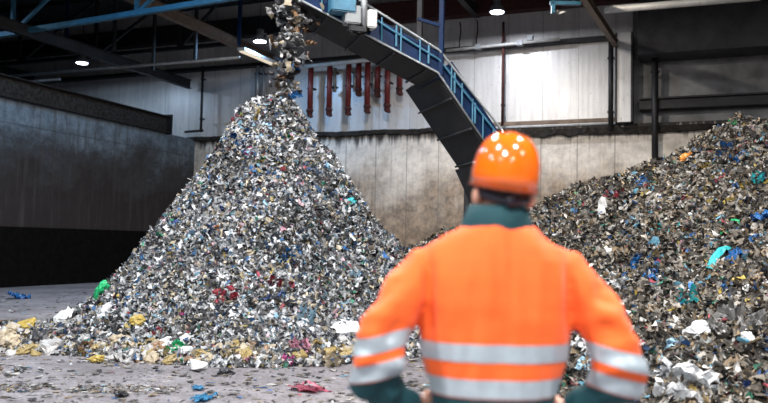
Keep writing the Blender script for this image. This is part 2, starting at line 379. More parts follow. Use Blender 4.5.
# slanted brown strut + white pipe + blue bracket at top right
p = onY(616, 44, YB-.3); q = at(578, -12, 17.5)
bm = B(); ibeam(bm, q, p, .16, .2); setp(obj('slanted_strut', bm, M['brown']), label='brown slanted strut coming down to the top of the boxed column', cat='beam')
p = at(604, 10, 19); q = at(760, -3, 18); bm = B(); tube(bm, [p, q], .09, 12); setp(obj('duct_pipe', bm, M['white'], smooth=True), label='pale thick pipe in the upper right corner', cat='pipe')
p = at(553, 7, 19); t = empty('cable_bracket', p, YAW, label='blue bracket with a coiled cable under the roof', cat='bracket')
bm = B(); box(bm, (.3, 0, .1), (.75, .12, .08)); box(bm, (0, 0, .0), (.08, .12, .3)); obj('arm', bm, M['blue_light'], t)
bm = B(); tube(bm, [(.1+.25*k/8, .1*math.sin(k), -.08-.07*math.sin(k*PI/8)) for k in range(9)], .03, 8); obj('cable', bm, M['white'], t, True)
bm = B(); bar(bm, (.5, 0, .1), (.5, 0, ZC-p.z), .06); obj('hanger', bm, M['dark_steel'], t)

# ---- high bay lamps
M['lens'] = emis('lit_lamp_lens', (.8, .86, 1), 40)
def lamp(x, y, z, power, label, col=(.86, .9, 1), grp=None, size=.42):
    t = empty('high_bay_lamp', (x, y, z), label=label, cat='lamp', group=grp)
    bm = B(); lathe(bm, [(.25, 0), (.24, .03), (.2, .16), (.12, .22), (.12, .4), (.04, .42)], 20); obj('reflector', bm, M['galv'], t, True)
    bm = B(); lathe(bm, [(.2, -.02), (.21, .0)], 20); obj('lens', bm, M['lens'], t)
    bm = B(); tube(bm, [(0, 0, .4), (0, 0, ZC-z)], .015, 6); obj('suspension', bm, M['dark_steel'], t)
    L = bpy.data.lights.new('lamp_light', 'AREA'); L.shape = 'DISK'; L.size = size; L.energy = power*1.06; L.color = col
    o = bpy.data.objects.new('lamp_light', L); C.objects.link(o); o.parent = t; o.location = (0, 0, -.03)
    return t
p = onY(497, 12, 23.2); lamp(p.x, p.y, p.z, 480, 'lit lamp in front of the pale wall above the hard hat', grp='lit lamps')
p = onY(260, 41.5, 22.3); lamp(p.x, p.y, p.z, 380, 'lit lamp just left of the falling waste', (.32, .6, 1), grp='lit lamps')
p = onY(82, 63, 22.5); lamp(p.x, p.y, p.z, 260, 'small lit lamp in the dark upper left', (.55, .75, 1), grp='lit lamps')
OFF = [(-13.3, 14, 8.4, 700, (.22, .58, 1)), (-20.9, 15, 8.4, 160, (.45, .7, 1)), (-5.6, 15.5, 8.6, 2900, (1, .90, .77)), (2.2, 15, 8.6, 400, (1, .95, .9)), 
       (-5.6, 7, 8.6, 1800, (1, .97, .95)), (2.2, 7, 8.6, 2500, (1, .97, .95)), (-12, 6, 8.6, 350, (.8, .9, 1)),
       (-7, -10, 7.6, 900, (1, .98, .96)), (4, -11, 7.6, 900, (1, .98, .96)), (9.5, 1, 8.2, 900, (1, .98, .96)), (-12, -3, 8.2, 700, (.9, .95, 1)),
       (-5.6, -1, 8.6, 1900, (1, .98, .96)), (2.2, -1, 8.6, 2200, (1, .98, .96)), (-1.5, -6, 8.6, 1800, (1, .98, .96))]
for x, y, z, pw, col in OFF:
    lamp(x, y, z, pw, 'high bay lamp hanging from the roof outside the frame of the photo', col, 'high bay lamps overhead')

# =====================================================================  CONVEYOR
th = math.atan2(.308, 1)
AX = (RIGHT*math.cos(th)+AWAY*math.sin(th)); WD = (-RIGHT*math.sin(th)+AWAY*math.cos(th))  # along, across (away)
Q = plan(-1.43, 12.3)
def onC(x, y, off=0):
    r = ray(x, y); q = Q+WD*off; n = WD; tt = (q-CAM).dot(n)/r.dot(n)
    return CAM+r*tt
CW = 1.0
conv = empty('belt_conveyor', onC(437, 72), 0, label='dark and blue inclined belt conveyor dropping waste on the heap', cat='conveyor')
inv = Matrix.Translation(-conv.location)
def cobj(name, bm, mat, smooth=False, parent=None):
    bmesh.ops.transform(bm, matrix=inv, verts=bm.verts); o = obj(name, bm, mat, parent or conv, smooth); return o
Bp = [onC(306, 2), onC(437, 72), onC(486, 144), onC(504, 172)]      # lower edge of the near side frame
Bp[0] = Bp[1]+(onC(365, 34)-Bp[1])*1.85
up = Vector((0, 0, 1))
def segn(a, b): d = (b-a).normalized(); return (up-d*up.dot(d)).normalized()
segs = [(Bp[0], Bp[1]), (Bp[1], Bp[3])]
SW = [1.05, 1.6]
for side in (0, 1):
    bm = B()
    for (a, b), sw in zip(segs, SW):
        n = segn(a, b); o = WD*sw*side
        bar(bm, a+o+n*.05, b+o+n*.05, .06, .10, up); bar(bm, a+o+n*.30, b+o+n*.30, .05, .05, up)
        bar(bm, a+o+n*.17, b+o+n*.17, .03, .2, up)
    cobj('side_frame', bm, M['blue'])
# troughs / belly plates
for (a, b), sw in zip(segs, SW):
    n = segn(a, b); bm = B(); o = WD*sw/2
    bar(bm, a+o-n*.02, b+o-n*.02, sw-.06, .03, n); cobj('belly_plate', bm, M['belt'])
    bm = B(); bar(bm, a+o+n*.22, b+o+n*.22, sw-.12, .03, n); cobj('belt', bm, M['belt'])
    L = (b-a).length; k = .5
    while k < L:
        p = a+(b-a)*(k/L); bm = B(); bar(bm, p+n*-.05, p+WD*sw-n*.05, .03, .05, n); cobj('cross_rib', bm, M['soffit' if sw > 1.1 else 'dark_steel'])
        bm = B(); bar(bm, p+up*.05-WD*.05, p+up*.40-WD*.05, .03, .03); cobj('stanchion', bm, M['blue_light']); k += .62
bm = B(); tube(bm, [p-WD*.05-up*.02 for p in (Bp[0], Bp[1], Bp[3])], .02, 8); cobj('edge_pipe', bm, M['galv'], True)
# handrails (pale) near side and far side
for off in (0, CW):
    top = [onC(365, 5), onC(438, 51), onC(446, 61), onC(499, 129), onC(510, 143)]; top[0] = top[1]+(top[0]-top[1])*1.85
    top = [p+WD*off-WD*.06*(1 if off == 0 else -1) for p in top]
    bm = B(); tube(bm, top, .022, 8); cobj('handrail', bm, M['galv'], True)
    mid = [p-up*.16 for p in top]; bm = B(); tube(bm, mid, .018, 8); cobj('guard_rail', bm, M['blue_light'], True)
    for i in range(14):
        k = i/13*.999; seg = 0 if k < .52 else 1
        a, b = segs[seg]; kk = k/.52 if seg == 0 else (k-.52)/.48
        p = a+(b-a)*kk*.97+WD*off-WD*.06*(1 if off == 0 else -1)
        bm = B(); bar(bm, p, p+up*(.40), .022); cobj('rail_post', bm, M['blue_light'])
# head drum, guard and motor boxes
hd = Bp[0]; n = segn(*segs[0]); d0 = (Bp[1]-Bp[0]).normalized()
bm = B(); tube(bm, [hd+n*.12+WD*.05, hd+n*.12+WD*(CW-.05)], .17, 20); cobj('head_drum', bm, M['dark_steel'], True)
bm = B(); box(bm, hd+n*.5+WD*CW/2+d0*.3, (1.1, CW+.1, .1), Matrix((d0, WD, n)).transposed()); cobj('head_guard', bm, M['blue'])
for (px, py, s, mt, nm) in ((352, 16, (.26, .24, .3), 'grey', 'motor_box'), (371, 20, (.16, .2, .3), 'white', 'switch_box'), (342, 6, (.4, .3, .25), 'blue_light', 'gearbox'), (357, 30, (.3, .2, .12), 'dark_steel', 'bearing_block')):
    p = onC(px, py, -.2); bm = B(); box(bm, p, s, Matrix((AX, WD, up)).transposed())
    bmesh.ops.bevel(bm, geom=bm.edges[:], offset=.02, segments=2, affect='EDGES'); cobj(nm, bm, M[mt])
bm = B(); a = onC(364, -20, -.25); b = onC(364, 29, -.25); tube(bm, [a, b], .055, 10); cobj('riser', bm, M['galv'], True)
pts = [onC(361+8*math.cos(k*.9), 28+5*math.sin(k*.9)+k*.5, -.28) for k in range(8)]
bm = B(); tube(bm, pts, .02, 6); cobj('hose', bm, M['black'], True)
# supports: blue hanger from the roof, brace, and hopper at the foot
pp = onC(441, 76, -.04); bm = B(); bar(bm, pp, Vector((pp.x, pp.y, ZC)), .075); cobj('hanger_post', bm, M['blue'])
p2 = pp+WD*(CW+.1); bm = B(); bar(bm, p2, Vector((p2.x, p2.y, ZC)), .09); cobj('hanger_post', bm, M['dark_steel'])
bm = B(); bar(bm, pp+up*.0, p2, .07); cobj('cross_beam', bm, M['blue'])
bm = B(); bar(bm, pp+up*.85, onC(418, 19, -.04), .05); cobj('brace', bm, M['blue'])
pp = onC(338, 5, CW); bm = B(); bar(bm, pp, Vector((pp.x, pp.y, ZC)), .09); cobj('hanger_post', bm, M['blue'])
pp = onC(275, -2, CW*.8); bm = B(); bar(bm, onC(338, 8, CW*.8), Vector((pp.x, pp.y, pp.z+1.2)), .05); cobj('brace', bm, M['dark_steel'])
ft = Bp[3]+WD*CW/2; bm = B(); z = ft.z
Rm = Matrix((AX, WD, up)).transposed()
vs = []
for (w, zz) in ((.25, z-.6), (.5, z+.1)):
    vs.append([bm.verts.new(Vector((ft.x, ft.y, zz))+AX*(sx*w)+WD*(sy*w)) for sx, sy in ((-1, -1), (1, -1), (1, 1), (-1, 1))])
for k in range(4): bm.faces.new((vs[0][k], vs[0][(k+1) % 4], vs[1][(k+1) % 4], vs[1][k]))
bm.faces.new(vs[0][::-1]); cobj('feed_hopper', bm, M['dark_steel'])
for sx in (-1, 1):
    for sy in (-1, 1):
        q = ft+AX*sx*.3+WD*sy*.4; bm = B(); bar(bm, Vector((q.x, q.y, 0)), Vector((q.x, q.y, z)), .09); cobj('leg', bm, M['dark_steel'])

# =====================================================================  WASTE HEAPS
HC = plan((270-384)/780*12.5, 12.5)   # centre of the cone
HCx, HCy = HC.x, HC.y
def fbm(x, y, s, seed=0., oct=4):
    v = 0; a = 1; 
    for o in range(oct): v += a*noise.noise(Vector((x*s+seed, y*s-seed, seed*1.7+o*3.1))); s *= 2.1; a *= .5
    return v
prof_r = [0, .25, .45, .62, .95, 1.6, 2.1, 2.46, 2.75, 3.03, 3.4, 3.7, 5.5]
prof_z = [3.70, 3.68, 3.48, 3.1, 2.62, 1.72, 1.02, .60, .34, .19, .07, -.04, -.8]
def h_cone(x, y):
    dx, dy = x-HCx, y-HCy; r = math.hypot(dx, dy); a = math.atan2(dy, dx)
    k = 1+.06*math.sin(3*a+1)+.05*math.sin(5*a+.4)
    # the foot trails towards the left front
    u = dx*RIGHT.x+dy*RIGHT.y; d = dx*AWAY.x+dy*AWAY.y
    rr = r/k*(1+.04*min(1, r/1.5)*max(0, min(1, -u)))
    z = float(np.interp(rr, prof_r, prof_z))
    if u < -.5 and r > 2.6:      # low tail of chunks running off to the left
        uu = u+HCx*RIGHT.x+HCy*RIGHT.y; dd = d+HCx*AWAY.x+HCy*AWAY.y
        c = 10.85+.12*(uu+4)+.25*math.sin(uu*1.7); z = max(z, .26*math.exp(-((dd-c)/.42)**2)*min(1, max(0, (-uu-1.6)/1.5))*(1 if uu > -6 else max(0, 1-(-6-uu)*.5))-.03)
    return z+fbm(x, y, 1.25, 3.)*.17*min(1, r+.35)*min(1, max(.12, z))+fbm(x, y, 4.2, 9., 3)*.075*min(1, max(.3, z*3))
ru = [.2, .8, 1.6, 2.53, 3.2, 3.74, 4.43, 5.1, 5.4, 5.62, 5.9, 6.65, 8, 12]
rz_ = [1.1, 1.5, 1.72, 2.0, 2.28, 2.50, 2.83, 2.98, 3.15, 3.45, 3.62, 3.60, 3.8, 4.0]
fu = [0, .8, 1.2, 1.9, 2.6, 3.5, 12]; fd = [12.2, 10.2, 9.0, 7.2, 6.2, 5.6, 5.0]
def h_right(x, y):
    u = x*RIGHT.x+y*RIGHT.y; d = x*AWAY.x+y*AWAY.y
    hc = float(np.interp(u, ru, rz_)); f = float(np.interp(u, fu, fd)); c = 13.5
    if d <= c:
        s = (d-f)/(c-f); z = hc*(s*(1.12-.12*s)) if s > 0 else s*2
        if 0 < s: z += .22*math.sin(min(s, 1)*PI)*math.sin(u*1.3+d*.7)
    else:
        s = (d-c)/6.5; z = hc*(1-s*s*.6-.4*s)
    if u < .2: z -= (.2-u)*2.0
    return z+fbm(x, y, .8, 21.)*.22*min(1, max(0, z+.2))+fbm(x, y, 3.2, 5., 3)*.16
def height(x, y): return max(h_cone(x, y), h_right(x, y), 0)
def hit(px, py, lift=0):
    r = ray(px, py); r = r/r.dot(AWAY); d = 5.0
    while d < 24:
        p = CAM+r*d
        if p.z < height(p.x, p.y)+lift: return p, (1 if h_cone(p.x, p.y) >= h_right(p.x, p.y) else 2) if p.z > .03 else 0
        d += .03
    return None, 0

PAL_L = [((.52, .55, .58), 26), ((.66, .69, .73), 20), ((.34, .35, .37), 16), ((.46, .40, .30), 13), ((.14, .145, .16), 12), ((.025, .027, .035), 18), ((.04, .15, .36), 2.4), ((.22, .42, .56), 3.5),
         ((.04, .28, .17), .9), ((.36, .06, .09), 1.0), ((.55, .36, .42), 1.2), ((.45, .35, .10), 1.3), ((.03, .08, .20), 3)]
PAL_R = [((.31, .285, .25), 22), ((.52, .51, .49), 12), ((.19, .165, .135), 22), ((.27, .20, .125), 17), ((.075, .066, .055), 18), ((.02, .019, .019), 20), ((.03, .11, .30), 2.4), ((.12, .32, .44), 1.6),
         ((.04, .20, .13), 1.2), ((.30, .05, .07), .9), ((.38, .22, .26), .6), ((.42, .31, .06), 1.6)]
def flakes(xs, ys, zs, normals, pal, smin, smax, tail, rng):
    n = len(xs); g = 3
    s = smin+(smax-smin)*rng.random(n)**tail
    thin = rng.random(n) < .35; asp = np.where(thin, .16+.2*rng.random(n), .45+.55*rng.random(n)); s = s*np.where(thin, 1.2, .9)
    gx, gy = np.meshgrid(np.linspace(-.5, .5, g), np.linspace(-.5, .5, g)); gx = gx.ravel(); gy = gy.ravel()
    lx = gx[None]*s[:, None]+rng.normal(0, .14, (n, 9))*s[:, None]
    ly = gy[None]*s[:, None]*asp[:, None]+rng.normal(0, .12, (n, 9))*(s*(.3+.7*asp))[:, None]
    lz = rng.normal(0, .22, (n, 9))*s[:, None]
    # random frame tilted from the surface normal
    nn = normals+rng.normal(0, .7, (n, 3)); nn /= np.linalg.norm(nn, axis=1)[:, None]
    t = rng.normal(0, 1, (n, 3)); t -= nn*(t*nn).sum(1)[:, None]; t /= np.linalg.norm(t, axis=1)[:, None]
    b = np.cross(nn, t)
    c = np.stack([xs, ys, zs], 1)+normals*(s*rng.uniform(-.1, .35, n))[:, None]
    V = c[:, None]+lx[..., None]*t[:, None]+ly[..., None]*b[:, None]+lz[..., None]*nn[:, None]
    base = (np.arange(n)*9)[:, None, None]
    q = np.array([[0, 1, 4, 3], [1, 2, 5, 4], [3, 4, 7, 6], [4, 5, 8, 7]])
    Fc = (base+q[None]).reshape(-1, 4)
    w = np.array([p[1] for p in pal], float); w /= w.sum(); cols = np.array([p[0] for p in pal])
    ci = rng.choice(len(pal), n, p=w); pz = np.sin(xs*2.9+1.3*np.sin(zs*3.1+ys))*np.sin(ys*2.3+1.7*np.sin(xs*1.9))+.8*np.sin(zs*6.1+xs*3.7)*np.sin(ys*5.3-xs*4.1)
    dk = (rng.random(n) < np.clip(.12+.30*pz, 0, .6))     # patches of older, darker waste
    col = cols[ci]*(.60+.60*rng.random((n, 1)))*np.where(dk, .22, 1.)[:, None]
    return V.reshape(-1, 3), Fc, np.repeat(np.clip(col, 0, 1), 9, 0)
def heap(name, hf, us, ds, step, nfl, pal, label, keep, rng, smin, smax, dens=None):
    # core relief, then tens of thousands of shreds lying on it: nobody could count them
    nu = int((us[1]-us[0])/step)+1; nd = int((ds[1]-ds[0])/step)+1
    U = np.linspace(*us, nu); D = np.linspace(*ds, nd); Z = np.zeros((nd, nu)); PX = np.zeros((nd, nu)); PY = np.zeros((nd, nu))
    for i, d in enumerate(D):
        for j, u in enumerate(U):
            x = RIGHT.x*u+AWAY.x*d; y = RIGHT.y*u+AWAY.y*d; PX[i, j] = x; PY[i, j] = y; Z[i, j] = hf(x, y)
    V = np.stack([PX, PY, np.maximum(Z, -.03)], 2).reshape(-1, 3)
    idx = np.arange(nu*nd).reshape(nd, nu)
    Fq = np.stack([idx[:-1, :-1], idx[:-1, 1:], idx[1:, 1:], idx[1:, :-1]], 2).reshape(-1, 4)
    zq = V[Fq][:, :, 2].max(1); Fq = Fq[zq > -.02]
    ccol = np.tile(np.array([.05, .047, .045]), (len(V), 1))
    # shreds
    xs, ys, zs, ns = [], [], [], []; got = 0
    gu = np.gradient(Z, U, axis=1); gd = np.gradient(Z, D, axis=0)
    while got < nfl:
        m = 60000; fi = rng.random(m)*(nd-1.001); fj = rng.random(m)*(nu-1.001); i = fi.astype(int); j = fj.astype(int)
        a = fi-i; b = fj-j
        def bl(A): return A[i, j]*(1-a)*(1-b)+A[i+1, j]*a*(1-b)+A[i, j+1]*(1-a)*b+A[i+1, j+1]*a*b
        z = bl(Z); u = U[0]+fj*(U[1]-U[0]); d = D[0]+fi*(D[1]-D[0]); su = bl(gu); sd = bl(gd)
        ok = keep(u, d, z, rng)&(rng.random(m) < np.sqrt(1+su**2+sd**2)/2.2)
        u, d, z, su, sd = u[ok], d[ok], z[ok], su[ok], sd[ok]
        xs.append(RIGHT.x*u+AWAY.x*d); ys.append(RIGHT.y*u+AWAY.y*d); zs.append(np.maximum(z, .0)+.012)
        nv = np.stack([-(su*RIGHT.x+sd*AWAY.x), -(su*RIGHT.y+sd*AWAY.y), np.ones_like(su)], 1); nv /= np.linalg.norm(nv, axis=1)[:, None]
        ns.append(nv); got += len(u)
    xs, ys, zs, ns = [np.concatenate(k)[:nfl] for k in (xs, ys, zs, ns)]
    fv, ff, fc = flakes(xs, ys, zs, ns, pal, smin, smax, 2.4, rng)
    Vall = np.concatenate([V, fv]); Fall = np.concatenate([Fq, ff+len(V)]); Call = np.concatenate([ccol, fc])
    me = bpy.data.meshes.new(name); me.vertices.add(len(Vall)); me.vertices.foreach_set('co', Vall.ravel())
    me.loops.add(len(Fall)*4); me.loops.foreach_set('vertex_index', Fall.ravel().astype(np.int32))
    me.polygons.add(len(Fall)); me.polygons.foreach_set('loop_start', np.arange(0, len(Fall)*4, 4, dtype=np.int32))
    me.polygons.foreach_set('use_smooth', np.ones(len(Fall), bool)); me.update(calc_edges=True); me.validate()
    ca = me.color_attributes.new('Col', 'FLOAT_COLOR', 'POINT'); ca.data.foreach_set('color', np.concatenate([Call, np.ones((len(Call), 1))], 1).ravel().astype(np.float32))
    o = link(name, me, M['waste'], None, False, (float(V[:, 0].mean()), float(V[:, 1].mean()), 0))
    return setp(o, label=label, cat='waste heap', kind='stuff')
rng = np.random.default_rng(11)
uc = (270-384)/780*12.5
heap('waste_heap', h_cone, (uc-5.8, uc+4.6), (12.5-4.6, 12.5+4.2), .05, 185000, PAL_L, 'tall cone-shaped heap of pale shredded waste under the conveyor',
     lambda u, d, z, r: (z > -.01)&((d < 13.3)|(r.random(len(u)) < .15))&((z > .12)|(r.random(len(u)) < .55)), rng, .022, .105)
heap('waste_heap', h_right, (-.6, 9.5), (4.8, 19.5), .07, 225000, PAL_R, 'broad brownish heap of shredded waste filling the right side',
     lambda u, d, z, r: (z > .0)&((d < 14.2)|(r.random(len(u)) < .12))&(u < d*.56+2.4), rng, .022, .115)

# litter trodden flat over the concrete
def litter(name, n, us, ds, keepf, smin, smax, label, pal, rng):
    u = us[0]+(us[1]-us[0])*rng.random(n); d = ds[0]+(ds[1]-ds[0])*rng.random(n)
    k = keepf(u, d, rng); u, d = u[k], d[k]
    x = RIGHT.x*u+AWAY.x*d; y = RIGHT.y*u+AWAY.y*d; nv = np.tile(np.array([0, 0, 1.]), (len(x), 1))
    v, f, c = flakes(x, y, np.full(len(x), .008), nv*3, pal, smin, smax, 2.5, rng)
    v[:, 2] = np.abs(v[:, 2])*.22+.001
    me = bpy.data.meshes.new(name); me.from_pydata(v.tolist(), [], f.tolist())
    ca = me.color_attributes.new('Col', 'FLOAT_COLOR', 'POINT'); ca.data.foreach_set('color', np.concatenate([c, np.ones((len(c), 1))], 1).ravel().astype(np.float32))
    return setp(link(name, me, M['waste'], None, False, (float(x.mean()), float(y.mean()), 0)), label=label, cat='litter', kind='stuff')
PAL_F = PAL_R+[((.04, .04, .04), 30), ((.5, .5, .5), 20)]
def clump(u, d, r):
    return r.random(len(u)) < np.clip(.08+.9*(np.sin(u*2.1+1)*np.sin(d*3.3+u)+np.sin(u*.9)*.5-.3), .18, 1)*(RIGHT.x*u+AWAY.x*d > XL+.2)
litter('floor_litter', 9000, (-4.6, 1.2), (6.6, 10), clump, .025, .10, 'small dark scraps scattered over the concrete in front of the cone', PAL_F, rng)
litter('floor_litter', 5000, (-12, -4.2), (8.5, 21), clump, .03, .12, 'small scraps scattered over the concrete left of the cone', PAL_F, rng)
# dense dirty strip in the foreground left
p0, p1 = onZ(70, 388, 0), onZ(185, 385, 0)
u0, u1, d0 = p0.dot(RIGHT), p1.dot(RIGHT), p0.dot(AWAY)
litter('floor_litter', 900, (u0, u1), (d0-.25, d0+.18), lambda u, d, r: r.random(len(u)) > .1, .012, .055, 'dense low strip of dark shreds on the concrete at the lower left', PAL_F, rng)

p0, p1 = onZ(-8, 388, 0), onZ(48, 386, 0); u0, u1, d0 = p0.dot(RIGHT), p1.dot(RIGHT), p0.dot(AWAY)
litter('floor_litter', 420, (u0, u1), (d0-.2, d0+.2), lambda u, d, r: r.random(len(u)) > .1, .012, .055, 'short strip of dark shreds on the concrete in the bottom left corner', PAL_F, rng)
# ---------- individual scraps
COL = dict(white=(.66, .68, .70), grey=(.40, .40, .40), beige=(.38, .32, .23), black=(.025, .025, .03), blue=(.02, .15, .42), ochre=(.30, .225, .09), azure=(.05, .26, .48), rose=(.36, .07, .12), navy=(.02, .06, .22), turquoise=(.03, .42, .45),
           green=(.02, .42, .16), red=(.30, .03, .05), pink=(.60, .30, .40), magenta=(.42, .05, .22), yellow=(.42, .31, .07), orange=(.75, .28, .05), brown=(.22, .13, .07), paleblue=(.38, .60, .75))
SM = {k: m_scrap('scrap_'+k, v) for k, v in COL.items()}
SN = dict(paleblue='pale blue')
meshes = {}
def scrap_mesh(kind, var, col):
    key = (kind, var, col)
    if key in meshes: return meshes[key]
    rs = random.Random(hash((len(kind)*31+var*7+len(col))) & 0xffff); bm = B(); sm = False
    if kind in ('plastic_film', 'paper_scrap', 'cloth_rag'):        # crumpled sheet, about 1 unit wide; all three kinds are plastic film
        n = 12; g = []; asp = dict(plastic_film=.8, paper_scrap=.55, cloth_rag=.4)[kind]; fold = dict(plastic_film=.22, paper_scrap=.3, cloth_rag=.45)[kind]
        for i in range(n):
            g.append([bm.verts.new(((i/(n-1)-.5)+.09*noise.noise(Vector((i*.6, j*.6, var*3.+20))), (j/(n-1)-.5)*asp+.09*noise.noise(Vector((i*.6, j*.6, var*3.+40))), .20*noise.noise(Vector((i*.8, j*.8, var*5.)))+.10*noise.noise(Vector((i*1.7, j*1.7, var*7.)))+1.5*fold*noise.noise(Vector((i*.28, j*.3, var*9.+2)))+rs.uniform(-.02, .02))) for j in range(n)])
        for i in range(n-1):
            for j in range(n-1):
                if (i in (0, n-2) or j in (0, n-2)) and rs.random() < .3: continue
                bm.faces.new((g[i][j], g[i+1][j], g[i+1][j+1], g[i][j+1]))
        r = bmesh.ops.solidify(bm, geom=bm.faces[:], thickness=.012)
    elif kind == 'plastic_bag':       # lumpy half-full bag with a gathered neck
        bmesh.ops.create_icosphere(bm, subdivisions=3, radius=.42)
        for v in bm.verts:
            c = v.co.copy(); k = 1+.5*noise.noise(c*3+Vector((var*4, 0, 0)))+.4*noise.noise(c*7+Vector((0, var*4, 0)))+.3*noise.noise(c*15+Vector((0, 0, var*4)))
            v.co = Vector((c.x*k*1.1, c.y*k*.85, c.z*k*.6))
            if c.x > .28: v.co.y *= .4; v.co.z *= .45; v.co.x += .14
        sm = False
    elif kind == 'plastic_strip':
        n = 12; ph = rs.random()*6; pr = None
        for i in range(n):
            tt = i/(n-1)-.5; w = .07*(1-.5*abs(tt)*2*rs.random()); z = .08*math.sin(tt*5+ph)+.03*rs.uniform(-1, 1); y = .1*math.sin(tt*3+ph*2)
            ring = [bm.verts.new((tt, y-w, z+rs.uniform(-.01, .03))), bm.verts.new((tt, y, z+.03)), bm.verts.new((tt, y+w, z+rs.uniform(-.02, .02))), bm.verts.new((tt, y, z-.004))]
            if pr:
                for k in range(4): bm.faces.new((pr[k], pr[(k+1) % 4], ring[(k+1) % 4], ring[k]))
            else: bm.faces.new(ring)
            pr = ring
        bm.faces.new(pr)
    elif kind == 'foam_chunk':
        pts = [Vector((rs.uniform(-.5, .5), rs.uniform(-.4, .4), rs.uniform(-.25, .25))) for _ in range(16)]
        for p_ in pts: bm.verts.new(p_)
        r = bmesh.ops.convex_hull(bm, input=bm.verts[:]); 
        bmesh.ops.delete(bm, geom=[v for v in bm.verts if not v.link_faces], context='VERTS')
        bmesh.ops.bevel(bm, geom=bm.edges[:], offset=.03, segments=1, affect='EDGES')
    elif kind == 'card_scrap':
        n = 5; prev = None
        for i in range(n):
            x = i/(n-1)-.5; z = .12*abs(x)*(1 if var % 2 else -1)+rs.uniform(-.03, .03); w = .32+rs.uniform(-.1, .05)
            ring = [bm.verts.new((x, -w, z)), bm.verts.new((x, w, z+rs.uniform(-.05, .05))), bm.verts.new((x, w, z+.03)), bm.verts.new((x, -w, z+.03))]
            if prev:
                for k in range(4): bm.faces.new((prev[k], prev[(k+1) % 4], ring[(k+1) % 4], ring[k]))
            else: bm.faces.new(ring)
            prev = ring
        bm.faces.new(prev)
    me = bpy.data.meshes.new(kind); bmesh.ops.recalc_face_normals(bm, faces=bm.faces); bm.to_mesh(me); bm.free(); me.materials.append(SM[col])
    meshes[key] = me; return me
def normal_at(x, y, e=.08):
    return Vector((height(x-e, y)-height(x+e, y), height(x, y-e)-height(x, y+e), 2*e)).normalized()
WORD = dict(plastic_film='crumpled plastic film', plastic_bag='balled-up plastic bag', plastic_strip='long plastic strip', foam_chunk='angular foam chunk', card_scrap='folded card scrap', paper_scrap='narrow crumpled plastic film', cloth_rag='twisted plastic film')
CAT = dict(plastic_film='plastic film', plastic_bag='plastic bag', plastic_strip='plastic strip', foam_chunk='foam chunk', card_scrap='card scrap', paper_scrap='paper scrap', cloth_rag='cloth rag')  # paper scrap and cloth rag are plastic film sheets too
def put(kind, col, pos, size, rot, label, group=None, var=None):
    o = bpy.data.objects.new(kind, scrap_mesh(kind, random.randrange(3) if var is None else var, col)); C.objects.link(o)
    o.location = pos; o.scale = (size, size, size); o.rotation_mode = 'QUATERNION'; o.rotation_quaternion = rot
    return setp(o, label=label, cat=CAT[kind], group=group)
def lay(pos, tilt=.35, spin=None):
    n = (normal_at(pos.x, pos.y)+Vector((random.uniform(-tilt, tilt), random.uniform(-tilt, tilt), 0))).normalized()
    q = n.to_track_quat('Z', 'Y'); from mathutils import Quaternion
    return q @ Quaternion((0, 0, 1), random.uniform(0, 2*PI) if spin is None else spin)
def lay_dir(p, q):
    # long axis from p to q, flat on the slope
    x = (q-p).normalized(); n = normal_at(((p+q)/2).x, ((p+q)/2).y); y = n.cross(x).normalized(); z = x.cross(y)
    return Matrix((x, y, z)).transposed().to_quaternion()

